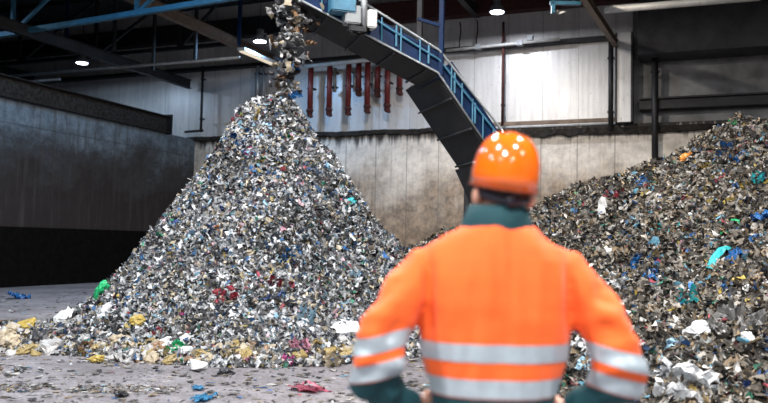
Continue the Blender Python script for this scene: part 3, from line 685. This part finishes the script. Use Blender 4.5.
# pieces the photograph singles out: (kind, colour, x, y, size in m, words)
SPEC = [
 ('plastic_bag', 'green', 103, 293, .36, 'bright green balled-up plastic bag at the left edge of the cone'),
 ('plastic_film', 'blue', 243, 138, .34, 'bright blue film high on the left shoulder of the cone'),
 ('plastic_film', 'blue', 236, 148, .26, 'blue film just below the highest blue piece on the cone'),
 ('plastic_film', 'blue', 210, 231, .24, 'small blue film beside an orange scrap on the left of the cone'),
 ('plastic_film', 'orange', 221, 228, .16, 'orange scrap next to a blue one on the left of the cone'),
 ('plastic_film', 'blue', 291, 253, .26, 'blue film in the middle of the cone'),
 ('plastic_film', 'blue', 286, 262, .2, 'lower of two blue films in the middle of the cone'),
 ('plastic_film', 'magenta', 249, 152, .2, 'magenta scrap below the peak of the cone'),
 ('plastic_film', 'green', 258, 162, .24, 'green film under the magenta scrap near the peak'),
 ('plastic_film', 'green', 283, 136, .26, 'green film in the dark patch near the peak'),
 ('plastic_film', 'yellow', 294, 138, .22, 'yellow film right of the green one near the peak'),
 ('plastic_film', 'yellow', 257, 116, .2, 'yellow scrap on the left side of the peak'),
 ('plastic_film', 'red', 227, 296, .34, 'dark red film low in the middle of the cone'),
 ('plastic_film', 'red', 276, 283, .22, 'small red film right of the dark red one on the cone'),
 ('plastic_film', 'green', 178, 351, .30, 'bright green film near the foot of the cone'),
 ('plastic_bag', 'yellow', 136, 322, .26, 'yellow bag at the lower left of the cone'),
 ('plastic_film', 'magenta', 181, 317, .2, 'magenta scrap on the lower left of the cone'),
 ('plastic_film', 'red', 158, 335, .24, 'red film on the foot of the cone left of the green one'),
 ('plastic_bag', 'white', 62, 321, .34, 'white bag lying on the tail of chunks at the far left'),
 ('plastic_bag', 'white', 109, 311, .32, 'white bag at the left foot of the cone'),
 ('foam_chunk', 'white', 199, 368, .34, 'white block lying on the concrete at the foot of the cone'),
 ('plastic_bag', 'yellow', 98, 361, .22, 'yellow ball-shaped bag at the front edge of the tail'),
 ('card_scrap', 'white', 340, 330, .62, 'large white sheet on the right foot of the cone beside the sleeve'),
 ('plastic_film', 'pink', 300, 349, .34, 'pink film on the front foot of the cone'),
 ('plastic_film', 'magenta', 287, 362, .24, 'magenta film below the pink one at the foot of the cone'),
 ('plastic_film', 'pink', 245, 358, .24, 'pale pink film at the front foot left of centre'),
 ('plastic_film', 'beige', 330, 363, .34, 'yellow-beige film at the front foot near the sleeve'),
 ('plastic_film', 'paleblue', 306, 318, .34, 'pale blue film on the lower right of the cone'),
 ('plastic_bag', 'black', 40, 342, .36, 'black bag in the tail of chunks at the far left'),
 ('plastic_bag', 'beige', 8, 346, .42, 'large dull yellow-grey sack at the left frame edge'),
 ('foam_chunk', 'yellow', 27, 327, .34, 'yellow chunk on the upper edge of the left tail'),
 ('plastic_bag', 'grey', 52, 350, .42, 'grey bag in the middle of the left tail'),
 ('plastic_film', 'blue', 18, 298, .5, 'blue film lying alone on the floor at the far left'),
 ('plastic_film', 'rose', 306, 389, .40, 'dark pink film on the floor before the cone'),
 ('plastic_strip', 'rose', 317, 388, .45, 'dark pink strip on the floor before the cone'),
 ('plastic_film', 'azure', 198, 388, .24, 'small bright blue film on the floor at bottom centre left'),
 ('plastic_film', 'azure', 203, 398, .34, 'larger blue film at the very bottom of the picture'),
 ('plastic_bag', 'black', 122, 395, .16, 'small black lump alone on the concrete at the bottom left'),
 ('plastic_bag', 'black', 225, 373, .2, 'dark lump on the floor right of the white block'),
 ('plastic_bag', 'white', 698, 335, .42, 'white plastic bag low on the right heap'),
 ('plastic_film', 'grey', 733, 328, .60, 'torn grey film hanging beside the white bag on the right heap'),
 ('plastic_bag', 'white', 747, 339, .16, 'small white scrap right of the torn grey film'),
 ('plastic_film', 'white', 686, 384, .55, 'white film at the bottom of the right heap'),
 ('plastic_film', 'white', 656, 371, .34, 'white film close to the right sleeve stripe'),
 ('plastic_film', 'paleblue', 673, 348, .28, 'pale blue film left of a blue scrap on the right heap'),
 ('plastic_bag', 'blue', 683, 346, .14, 'small blue ball under the white bag on the right heap'),
 ('plastic_film', 'pink', 720, 356, .18, 'pink scrap low on the right heap'),
 ('plastic_film', 'pink', 677, 358, .14, 'pale pink scrap below the pale blue film on the right heap'),
 ('plastic_film', 'white', 586, 352, .36, 'white film seen between torso and right arm'),
 ('plastic_film', 'paleblue', 587, 364, .24, 'pale blue film seen between torso and right arm'),
 ('plastic_film', 'blue', 640, 266, .34, 'blue film right of the right shoulder on the heap'),
 ('plastic_film', 'blue', 655, 276, .26, 'blue film just right of and below the shoulder one on the heap'),
 ('plastic_film', 'blue', 736, 259, .34, 'blue film right of the turquoise strip on the heap'),
 ('plastic_film', 'blue', 728, 151, .42, 'blue film at the top of the right heap'),
 ('plastic_film', 'blue', 741, 157, .3, 'second blue film at the top right of the heap'),
 ('plastic_film', 'blue', 762, 218, .34, 'blue film at the right frame edge on the heap'),
 ('plastic_film', 'turquoise', 674, 230, .26, 'turquoise film in the middle of the right heap'),
 ('plastic_film', 'turquoise', 659, 228, .2, 'pale turquoise film left of the bigger turquoise one'),
 ('plastic_film', 'blue', 641, 184, .32, 'blue film near the upper left slope of the right heap'),
 ('plastic_bag', 'orange', 686, 159, .28, 'orange bag on the crest of the right heap'),
 ('plastic_film', 'yellow', 745, 186, .24, 'yellow film left of blue on the upper right heap'),
 ('plastic_film', 'yellow', 732, 206, .32, 'yellow film in the upper right heap below the crest'),
 ('plastic_film', 'turquoise', 757, 178, .26, 'turquoise film by the right frame edge near the crest'),
 ('plastic_film', 'yellow', 705, 167, .24, 'yellow scrap below the crest of the right heap'),
 ('plastic_film', 'blue', 728, 288, .2, 'small blue film on the lower middle of the right heap'),
 ('plastic_film', 'turquoise', 688, 299, .34, 'turquoise film above the white bag on the right heap'),
 ('plastic_film', 'white', 612, 281, .34, 'white film beside the right shoulder'),
 ('plastic_bag', 'white', 608, 251, .2, 'small white bag above the right shoulder on the heap'),
 ('plastic_film', 'red', 612, 196, .26, 'dark red film on the upper left slope of the right heap'),
]
for kind, col, px, py, s, lab in SPEC:
    p, w = hit(px, py, .02)
    if p is None: continue
    s *= .85
    o = put(kind, col, p+normal_at(p.x, p.y)*s*(.12 if py < 372 else .04), s, lay(p, .25 if py < 372 else .02), lab)
    if py > 372 and kind == 'plastic_film' and px < 400: o.scale.z *= .35; o.scale.y *= .7
# strips with a direction in the photo
for col, a, b, k, lab in (('white', (341, 213), (355, 240), 1.25, 'long white strip on the right flank of the cone'),
                       ('paleblue', (194, 236), (182, 252), 1.3, 'pale blue and white strip on the left flank of the cone'),
                       ('grey', (605, 208), (577, 240), 1.1, 'long pale bar lying on the right heap above the right shoulder'),
                       ('turquoise', (726, 247), (717, 268), 1.2, 'long turquoise strip on the right heap'),
                       ('white', (130, 302), (114, 314), 1.2, 'white strip at the left foot of the cone'),
                       ('white', (768, 283), (748, 292), 1.2, 'pale strip by the right frame edge of the heap'),
                       ('blue', (690, 290), (680, 305), 1.2, 'blue strip above the white bag on the right heap')):
    p, _ = hit(*a, .04); q, _ = hit(*b, .04)
    if p is None or q is None: continue
    o = put('plastic_strip', col, (p+q)/2+Vector((0, 0, .03)), (q-p).length*k, lay_dir(p, q), lab)

def region(px, py, w):
    if w == 1: return 'near the peak of the cone' if py < 165 else ('on the left flank of the cone' if px < 200 else ('on the right flank of the cone' if px > 320 else 'on the middle of the cone')) if py < 300 else 'at the foot of the cone'
    return 'high on the right heap' if py < 200 else ('halfway up the right heap' if py < 290 else 'low on the right heap')
kindw = ['plastic_film']*3+['paper_scrap']*3+['cloth_rag']*2+['plastic_bag']*1+['plastic_strip']*3+['card_scrap']*1+['foam_chunk']*1
colw = {1: ['white']*10+['grey']*6+['beige']*2+['black']*4+['blue']*2+['navy']*2+['turquoise']+['green']+['red']+['pink']+['yellow']+['paleblue']*2,
        2: ['white']*5+['grey']*7+['beige']*4+['brown']*3+['black']*4+['blue']*2+['navy']+['turquoise']+['green']+['red']+['yellow']+['paleblue']}
cnt = {1: 0, 2: 0}; tries = 0
while (cnt[1] < 290 or cnt[2] < 240) and tries < 5000:
    tries += 1; px = random.uniform(2, 766); py = random.uniform(100, 402)
    p, w = hit(px, py, .0)
    if p is None or w == 0 or cnt[w] >= (290 if w == 1 else 240) or p.z < .05: continue
    d = p.dot(AWAY)
    if 400 < px < 610 and py > 250: continue
    k = random.choice(kindw); c = random.choice(colw[w]); s = random.uniform(.08, .19)*(.75 if d < 9 else 1)
    if k == 'plastic_strip': s *= 1.3
    cnt[w] += 1; r = region(px, py, w); cw = SN.get(c, c)
    put(k, c, p+normal_at(p.x, p.y)*s*.1, s, lay(p, .5), '%s %s %s' % (cw, WORD[k], r), '%s %s %s' % (cw, CAT[k], r))
# chunky pieces along the foot and the left tail
for i in range(210):
    t_ = random.random()**1.5; px = -6+t_*400; base = 352+8*math.sin(t_*PI)+4*t_; py = base-random.random()**1.4*(26 if px < 110 else 18)+random.uniform(-2, 4)
    if px < 90: py = 324+random.random()*32
    p, w = hit(px, py, .0)
    if p is None: continue
    c = random.choice(['ochre', 'ochre', 'beige', 'beige', 'beige', 'beige', 'white', 'grey', 'black', 'brown', 'grey']); k = random.choice(['foam_chunk', 'foam_chunk', 'plastic_bag', 'plastic_film']); s = random.uniform(.12, .28)
    where = 'in the low tail at the far left' if px < 110 else ('along the front foot of the cone, left part' if px < 230 else 'along the front foot of the cone, right part')
    cw = SN.get(c, c)
    put(k, c, p+Vector((0, 0, s*.12)), s, lay(p, .3), '%s %s %s' % (cw, WORD[k], where), '%s %s %s' % (cw, CAT[k], where))
# scraps in the falling stream
for i in range(290):
    t_ = random.random(); y = -12+t_*110; half = 20-8*t_; cx = 296-12*t_
    px = random.gauss(cx, half*.5); p = at(px, y, 12.5+random.gauss(0, .12))
    if p.z < height(p.x, p.y)+.05: continue
    k = random.choice(['paper_scrap', 'cloth_rag', 'plastic_film', 'card_scrap', 'plastic_strip', 'foam_chunk']); c = random.choice(['grey']*6+['white']*3+['beige']*2+['brown']*3+['black']*4+['blue'])
    s = random.uniform(.08, .21); cw = SN.get(c, c)
    from mathutils import Quaternion
    q = Quaternion(Vector((random.gauss(0, 1), random.gauss(0, 1), random.gauss(0, 1))).normalized(), random.uniform(0, 6.28))
    hh = 'just below the conveyor head' if y < 40 else 'just above the peak of the cone'
    put(k, c, p, s, q, '%s %s falling through the air %s' % (cw, WORD[k], hh), 'falling %s %s %s' % (cw, CAT[k], hh))

# =====================================================================  THE WORKER
PU, PD = .374, 2.6
W = empty('person', plan(PU, PD, 0), YAW, label='person in orange hi-vis jacket and hard hat, seen from behind, hands on hips', cat='person')
def evaluated(bm, voxel, smooth=2, name='tmp'):
    me = bpy.data.meshes.new(name); bm.to_mesh(me); bm.free(); o = bpy.data.objects.new(name, me); C.objects.link(o)
    md = o.modifiers.new('r', 'REMESH'); md.mode = 'VOXEL'; md.voxel_size = voxel
    if smooth: s = o.modifiers.new('s', 'SMOOTH'); s.factor = .5; s.iterations = smooth
    dg = bpy.context.evaluated_depsgraph_get(); dg.update(); out = bpy.data.meshes.new_from_object(o.evaluated_get(dg))
    bpy.data.objects.remove(o); bpy.data.meshes.remove(me); return out
skin = plain('skin', (.62, .34, .25), .5, 0, .1, 12, .05); skin.node_tree.nodes['Principled BSDF'].inputs['Subsurface Weight'].default_value = .1
def fabric(name, col, var=.12):
    m, nt, b = new_mat(name); v = objcoords(nt); n = noi(nt, v, 7, 3); w = noi(nt, v, 260, 2)
    nt.links.new(ramp(nt, n, [(.3, tuple(c*(1-var) for c in col)), (.7, tuple(min(1, c*(1+var)) for c in col))]), b.inputs['Base Color'])
    b.inputs['Roughness'].default_value = .8; b.inputs['Sheen Weight'].default_value = .15; bump(nt, b, w, .15, .002); return m
orange = fabric('hivis_orange', (1.0, .132, .014), .08); teal = fabric('dark_teal_cloth', (.001, .045, .058), .2); tape = plain('reflective_tape', (.44, .52, .58), .35, .25, .08, 30, .05)
hair_m = plain('dark_hair', (.02, .014, .012), .6, 0, .4, 60, .4); teal.node_tree.nodes['Principled BSDF'].inputs['Sheen Weight'].default_value = 0; boot_m = plain('boot_leather', (.03, .022, .018), .5)

def arm_path(s):
    s *= .962 if s < 0 else .945
    return [((s*.16, 0, 1.355), (.07, .085)), ((s*.24, -.01, 1.335), (.078, .085)), ((s*.308, -.03, 1.265), (.082, .085)), ((s*.362, -.055, 1.19), (.082, .082)), ((s*.393, -.075, 1.12), (.081, .081)),
            ((s*.402, -.08, 1.06), (.078, .080)), ((s*.395, -.065, .99), (.074, .076)), ((s*.355, -.015, .93), (.064, .066)), ((s*.30, .022, .90), (.054, .054)), ((s*.268, .04, .89), (.047, .047))]
# -- body: one continuous surface (head, neck, trunk, arms, hands, legs)
bm = B()
HZ = 1.655; hx = .024
ell(bm, (hx, .01, HZ+.02), (.077, .098, .105)); ell(bm, (hx, .03, HZ-.055), (.072, .075, .07))            # skull, jaw
ell(bm, (hx, .113, HZ-.03), (.012, .02, .022)); ell(bm, (hx, .1, HZ-.07), (.025, .012, .008)); ell(bm, (hx, .10, HZ+.02), (.05, .01, .012))  # nose, lips, brow
ell(bm, (hx, .095, HZ-.105), (.025, .02, .018))
for s in (-1, 1):
    ell(bm, (hx+s*.088, .0, HZ-.062), (.016, .024, .036), Matrix.Rotation(s*.3, 3, 'Z'))
tube(bm, [(0, -.005, 1.42), (.005, 0, 1.5), (hx, .01, 1.62)], [.068, .06, .056], 20)
rings_loft(bm, [(0, 0, .84, .165, .105), (0, 0, .95, .16, .10), (0, 0, 1.1, .16, .10), (0, 0, 1.28, .185, .11), (0, 0, 1.38, .17, .10), (0, 0, 1.45, .09, .07)])
for s in (-1, 1):
    ap = arm_path(s); tube(bm, [p for p, r in ap], [.055, .055, .05, .047, .043, .042, .04, .034, .03, .028], 14)
    tube(bm, [(s*.09, 0, .9), (s*.10, .01, .75), (s*.105, .01, .5), (s*.11, -.005, .28), (s*.115, -.01, .08)], [.088, .08, .055, .052, .04], 16)
    # palm on the hip, fingers forward, thumb back
    ell(bm, (s*.222, .062, 0.890), (.018, .05, .042)); ell(bm, (s*.245, .035, 0.892), (.024, .03, .03))
    for k, (dz, L) in enumerate(((.033, .072), (.011, .080), (-.011, .075), (-.032, .06))):
        a = Vector((s*.220, .092, 0.892+dz)); b = a+Vector((-s*.018, L*.45, -.004)); c = b+Vector((-s*.024, L*.30, -.008)); d = c+Vector((-s*.022, L*.16, -.008))
        tube(bm, [a-Vector((0, .02, 0)), a, b, c, d], [.0095, .0095, .009, .0085, .006], 10)
    a = Vector((s*.238, .035, 0.875)); tube(bm, [a, a+Vector((-s*.006, -.035, .012)), a+Vector((-s*.016, -.065, .022)), a+Vector((-s*.026, -.085, .026))], [.016, .0125, .011, .007], 10)
me = evaluated(bm, .0055, 2); body = link('body', me, skin, W, True)
for s in (-1, 1):
    bm = B(); ell(bm, (hx+s*.031, .092, HZ+.0), (.012, .012, .012)); obj('eye', bm, plain('eye_white', (.8, .8, .8), .2) if s < 0 else bpy.data.materials['eye_white'], W, True)
# hair: cap around the skull
bm = B(); ell(bm, (hx, -.005, HZ+.008), (.086, .104, .102), seg=28)
for v in list(bm.verts):
    if v.co.z < HZ-.045-(.03 if v.co.y < 0 else 0) or (v.co.y > .055 and v.co.z < HZ+.06): bm.verts.remove(v)
for v in bm.verts:
    v.co += v.normal*.003*noise.noise(v.co*60)
    if v.co.z < HZ-.02: v.co.x = hx+(v.co.x-hx)*.86
obj('hair', bm, hair_m, W, True)

# -- jacket
bm = B()
rings_loft(bm, [(0, 0, .855, .200, .140), (0, 0, .92, .205, .145), (0, 0, .98, .213, .145), (0, 0, 1.05, .232, .148), (0, 0, 1.15, .250, .152), (0, 0, 1.25, .268, .155), (0, 0, 1.33, .272, .150), (0, 0, 1.385, .262, .142), (0, 0, 1.43, .225, .13), (0, 0, 1.463, .175, .118), (0, 0, 1.485, .135, .108), (0, 0, 1.495, .118, .098)], n=56, power=2.3)
for s in (-1, 1):
    ap = arm_path(s); tube(bm, [p for p, r in ap], [r for p, r in ap], 28)
me = evaluated(bm, .0085, 5)
bm = B(); bm.from_mesh(me); bpy.data.meshes.remove(me)
bmesh.ops.recalc_face_normals(bm, faces=bm.faces); bm.normal_update()
for v in bm.verts:
    c = v.co.copy(); ax_ = abs(c.x)
    arm = max(0, min(1, (ax_-.27)/.05)); s = 1 if c.x > 0 else -1
    tor = .015*noise.noise(Vector((c.x*13+3, c.y*8, c.z*3.0+c.x*s*6)))+.005*noise.noise(Vector((c.x*30, c.y*20, c.z*7)))
    tor += -.018*math.exp(-((ax_-.225-(1.33-c.z)*.0)/.018)**2)*max(0, min(1, (c.z-1.1)/.1))*max(0, min(1, (1.42-c.z)/.1))      # armhole seam crease
    tor += .010*math.exp(-((c.z-1.20)/.05)**2)*noise.noise(Vector((c.x*6, 9, c.z*10)))
    q = c.z*26+ax_*22
    aw = .026*math.sin(q+3*noise.noise(c*9))*noise.noise(Vector((c.x*7, c.y*7, c.z*9+4)))*1.6+.008*noise.noise(Vector((c.x*12, c.y*12, c.z*26)))
    v.co += v.normal*(tor*(1-arm)+aw*arm)
# cut lines for stripes and coloured panels, then colour the zones
def cut(co, no, sel):
    g = [f for f in bm.faces if sel(f.calc_center_median())]; es = {e for f in g for e in f.edges}; vs = {v for f in g for v in f.verts}
    bmesh.ops.bisect_plane(bm, geom=list(vs)+list(es)+g, plane_co=co, plane_no=no)
istor = lambda c: abs(c.x) < .29 and not (abs(c.x) > .245 and c.z < 1.02)
TB = [(.955, 1.012), (1.066, 1.122)]
for z in (0.951, *TB[0], *TB[1]): cut((0, 0, z), (0, 0, 1), lambda c: istor(c))
AN = {s: Vector((-s*.24, .0, -1)).normalized() for s in (-1, 1)}
A0 = {s: Vector((s*.40, -.078, 1.118)) for s in (-1, 1)}
isarm = lambda c, s: c.x*s > .28 and c.z < 1.25 or (c.x*s > .245 and c.z < 1.02)
AB = [(-.022, .030), (.060, .112)]; CUFF = .116
for s in (-1, 1):
    A0[s] = A0[s]+AN[s]*(.034 if s > 0 else 0)
    for o in (*AB[0], *AB[1], CUFF): cut(A0[s]+AN[s]*o, AN[s], lambda c: isarm(c, s))
bm.normal_update()
tb = {'jacket_torso': [], 'a-1': [], 'a1': []}
zones = [[], [], [], []]
for f in bm.faces:
    c = f.calc_center_median(); f.smooth = True
    s = 1 if c.x > 0 else -1
    if isarm(c, s):
        t_ = (c-A0[s]).dot(AN[s]); f.material_index = 1 if t_ > CUFF else 0
        if AB[0][0] < t_ < AB[0][1]: zones[2].append((s, [v.co+v.normal*.003 for v in f.verts]))
        elif AB[1][0] < t_ < AB[1][1]: zones[3].append((s, [v.co+v.normal*.003 for v in f.verts]))
    else:
        f.material_index = 1 if c.z < 0.951 else 0
        for k in (0, 1):
            if TB[k][0] < c.z < TB[k][1]: zones[k].append((0, [v.co+v.normal*.003 for v in f.verts]))
me = bpy.data.meshes.new('jacket'); bm.to_mesh(me); bm.free(); jacket = link('jacket', me, [orange, teal], W, False)
def stripe(polys, label):
    b2 = B()
    for P in polys: b2.faces.new([b2.verts.new(p) for p in P])
    bmesh.ops.remove_doubles(b2, verts=b2.verts, dist=.0004)
    for f in b2.faces: f.smooth = True
    m2 = bpy.data.meshes.new('reflective_stripe'); b2.to_mesh(m2); b2.free()
    o = link('reflective_stripe', m2, tape, jacket); o['label'] = label
stripe([p for s, p in zones[1]], 'upper silver stripe round the back'); stripe([p for s, p in zones[0]], 'lower silver stripe round the back')
for s, w in ((-1, 'left'), (1, 'right')):
    stripe([p for q, p in zones[2] if q == s], 'upper silver stripe on the %s sleeve' % w); stripe([p for q, p in zones[3] if q == s], 'lower silver stripe on the %s sleeve' % w)
bm = B()
rings_loft(bm, [(0.0, 0, 1.462, .122, .10), (.002, 0, 1.50, .121, .102), (.004, .0, 1.53, .108, .094), (.006, .004, 1.562, .098, .086), (.006, .004, 1.566, .09, .078), (.006, .004, 1.53, .086, .076)], cap=False, n=44)
for v in bm.verts: v.co += Vector((0, 0, .006*noise.noise(v.co*12)))
o = obj('collar', bm, teal, W, True); o['label'] = 'dark teal stand-up collar'; o.parent = jacket
# -- trousers, boots
bm = B()
rings_loft(bm, [(0, 0, .74, .18, .12), (0, 0, .82, .185, .125), (0, 0, .91, .178, .118)])
for s in (-1, 1): tube(bm, [(s*.09, 0, .86), (s*.105, .0, .75), (s*.11, .005, .5), (s*.118, 0, .28), (s*.122, -.005, .10)], [.10, .105, .082, .076, .074], 22)
me = evaluated(bm, .01, 3); link('trousers', me, teal, W, True)
for s in (-1, 1):
    bm = B(); rings_loft(bm, [(s*.12, .05, 0, .052, .145), (s*.12, .05, .03, .054, .147), (s*.12, .035, .075, .05, .125), (s*.12, .0, .11, .05, .07), (s*.12, -.01, .2, .052, .058)], n=28, power=2.4)
    obj('boot', bm, boot_m, W, True)
# -- hard hat
hat = plain('orange_hat_plastic', (1.0, .17, .008), .13, 0, .03, 3, 0, coat=1.0)
hc = Vector((hx+.009, .015, HZ+.016)); bm = B()
n = 56; rings = []
for i in range(15):
    a = i/14*PI/2; z = math.sin(a)*.142; k = math.cos(a)**.72 if i < 14 else 0
    L = []
    for j in range(n):
        p_ = 2*PI*j/n; rx, ry = .111, .135
        ridge = .004*math.exp(-(math.sin(p_-PI/2)**2*0+((math.cos(p_)*rx*k)/.016)**2))*(1 if z > .03 else 0)+.0025*math.exp(-((abs(math.cos(p_)*rx*k)-.05)/.008)**2)*(1 if z > .05 else 0)
        L.append(bm.verts.new((rx*k*math.cos(p_), ry*k*math.sin(p_), z+ridge)))
    rings.append(L)
for A, Bq in zip(rings, rings[1:]):
    for k in range(n): bm.faces.new((A[k], A[(k+1) % n], Bq[(k+1) % n], Bq[k]))
low = [bm.verts.new((v.co.x*1.015, v.co.y*1.015, -.046)) for v in rings[0]]; inn = [bm.verts.new((v.co.x*.96, v.co.y*.96, -.042)) for v in rings[0]]
for k in range(n):
    bm.faces.new((low[k], low[(k+1) % n], rings[0][(k+1) % n], rings[0][k])); bm.faces.new((inn[k], inn[(k+1) % n], low[(k+1) % n], low[k]))
bmesh.ops.remove_doubles(bm, verts=bm.verts, dist=.0008)
helm = obj('hard_hat', bm, hat, W, True); helm.location = hc; helm.rotation_euler = (math.radians(9), math.radians(6), math.radians(6))
bm = B(); R1 = []; R2 = []
for j in range(n):
    p_ = 2*PI*j/n; ext = .007+.045*max(0, math.sin(p_))**3
    R1.append(bm.verts.new((.111*math.cos(p_), .135*math.sin(p_), -.036))); R2.append(bm.verts.new(((.111+ext)*math.cos(p_), (.135+ext)*math.sin(p_), -.046-.01*max(0, math.sin(p_)))))
for k in range(n): bm.faces.new((R1[k], R1[(k+1) % n], R2[(k+1) % n], R2[k]))
bmesh.ops.solidify(bm, geom=bm.faces[:], thickness=.003); obj('brim', bm, hat, helm, True)
bm = B(); tube(bm, [(.092*math.cos(a), -.0+.112*math.sin(a), -.06-.02*max(0, -math.sin(a))) for a in [PI+PI*k/12 for k in range(13)]], [(.004, .013)]*13, 8)
o = obj('headband', bm, plain('black_plastic', (.015, .015, .03), .35), helm, True)
bm = B(); tube(bm, [(0, -.112, -.078), (0, -.128, -.078)], .018, 16); obj('adjuster_knob', bm, bpy.data.materials['black_plastic'], helm, True)

# =====================================================================  CAMERA, WORLD
cam = bpy.data.cameras.new('camera'); co = bpy.data.objects.new('camera', cam); C.objects.link(co); bpy.context.scene.camera = co
co.matrix_world = Matrix.Translation(CAM) @ RW.to_4x4(); cam.sensor_width = 36; cam.lens = 36*F/768; cam.clip_end = 200
cam.shift_y = 0
cam.dof.use_dof = True; cam.dof.focus_distance = 12.0; cam.dof.aperture_fstop = 1.5
w = bpy.data.worlds.new('world'); bpy.context.scene.world = w; w.use_nodes = True
w.node_tree.nodes['Background'].inputs[0].default_value = (.5, .6, .8, 1); w.node_tree.nodes['Background'].inputs[1].default_value = .008
sc = bpy.context.scene; sc.view_settings.view_transform = 'Standard'; sc.view_settings.look = 'None'; sc.view_settings.gamma = 1; sc.view_settings.use_curve_mapping = False
sc.view_settings.exposure = -1.18
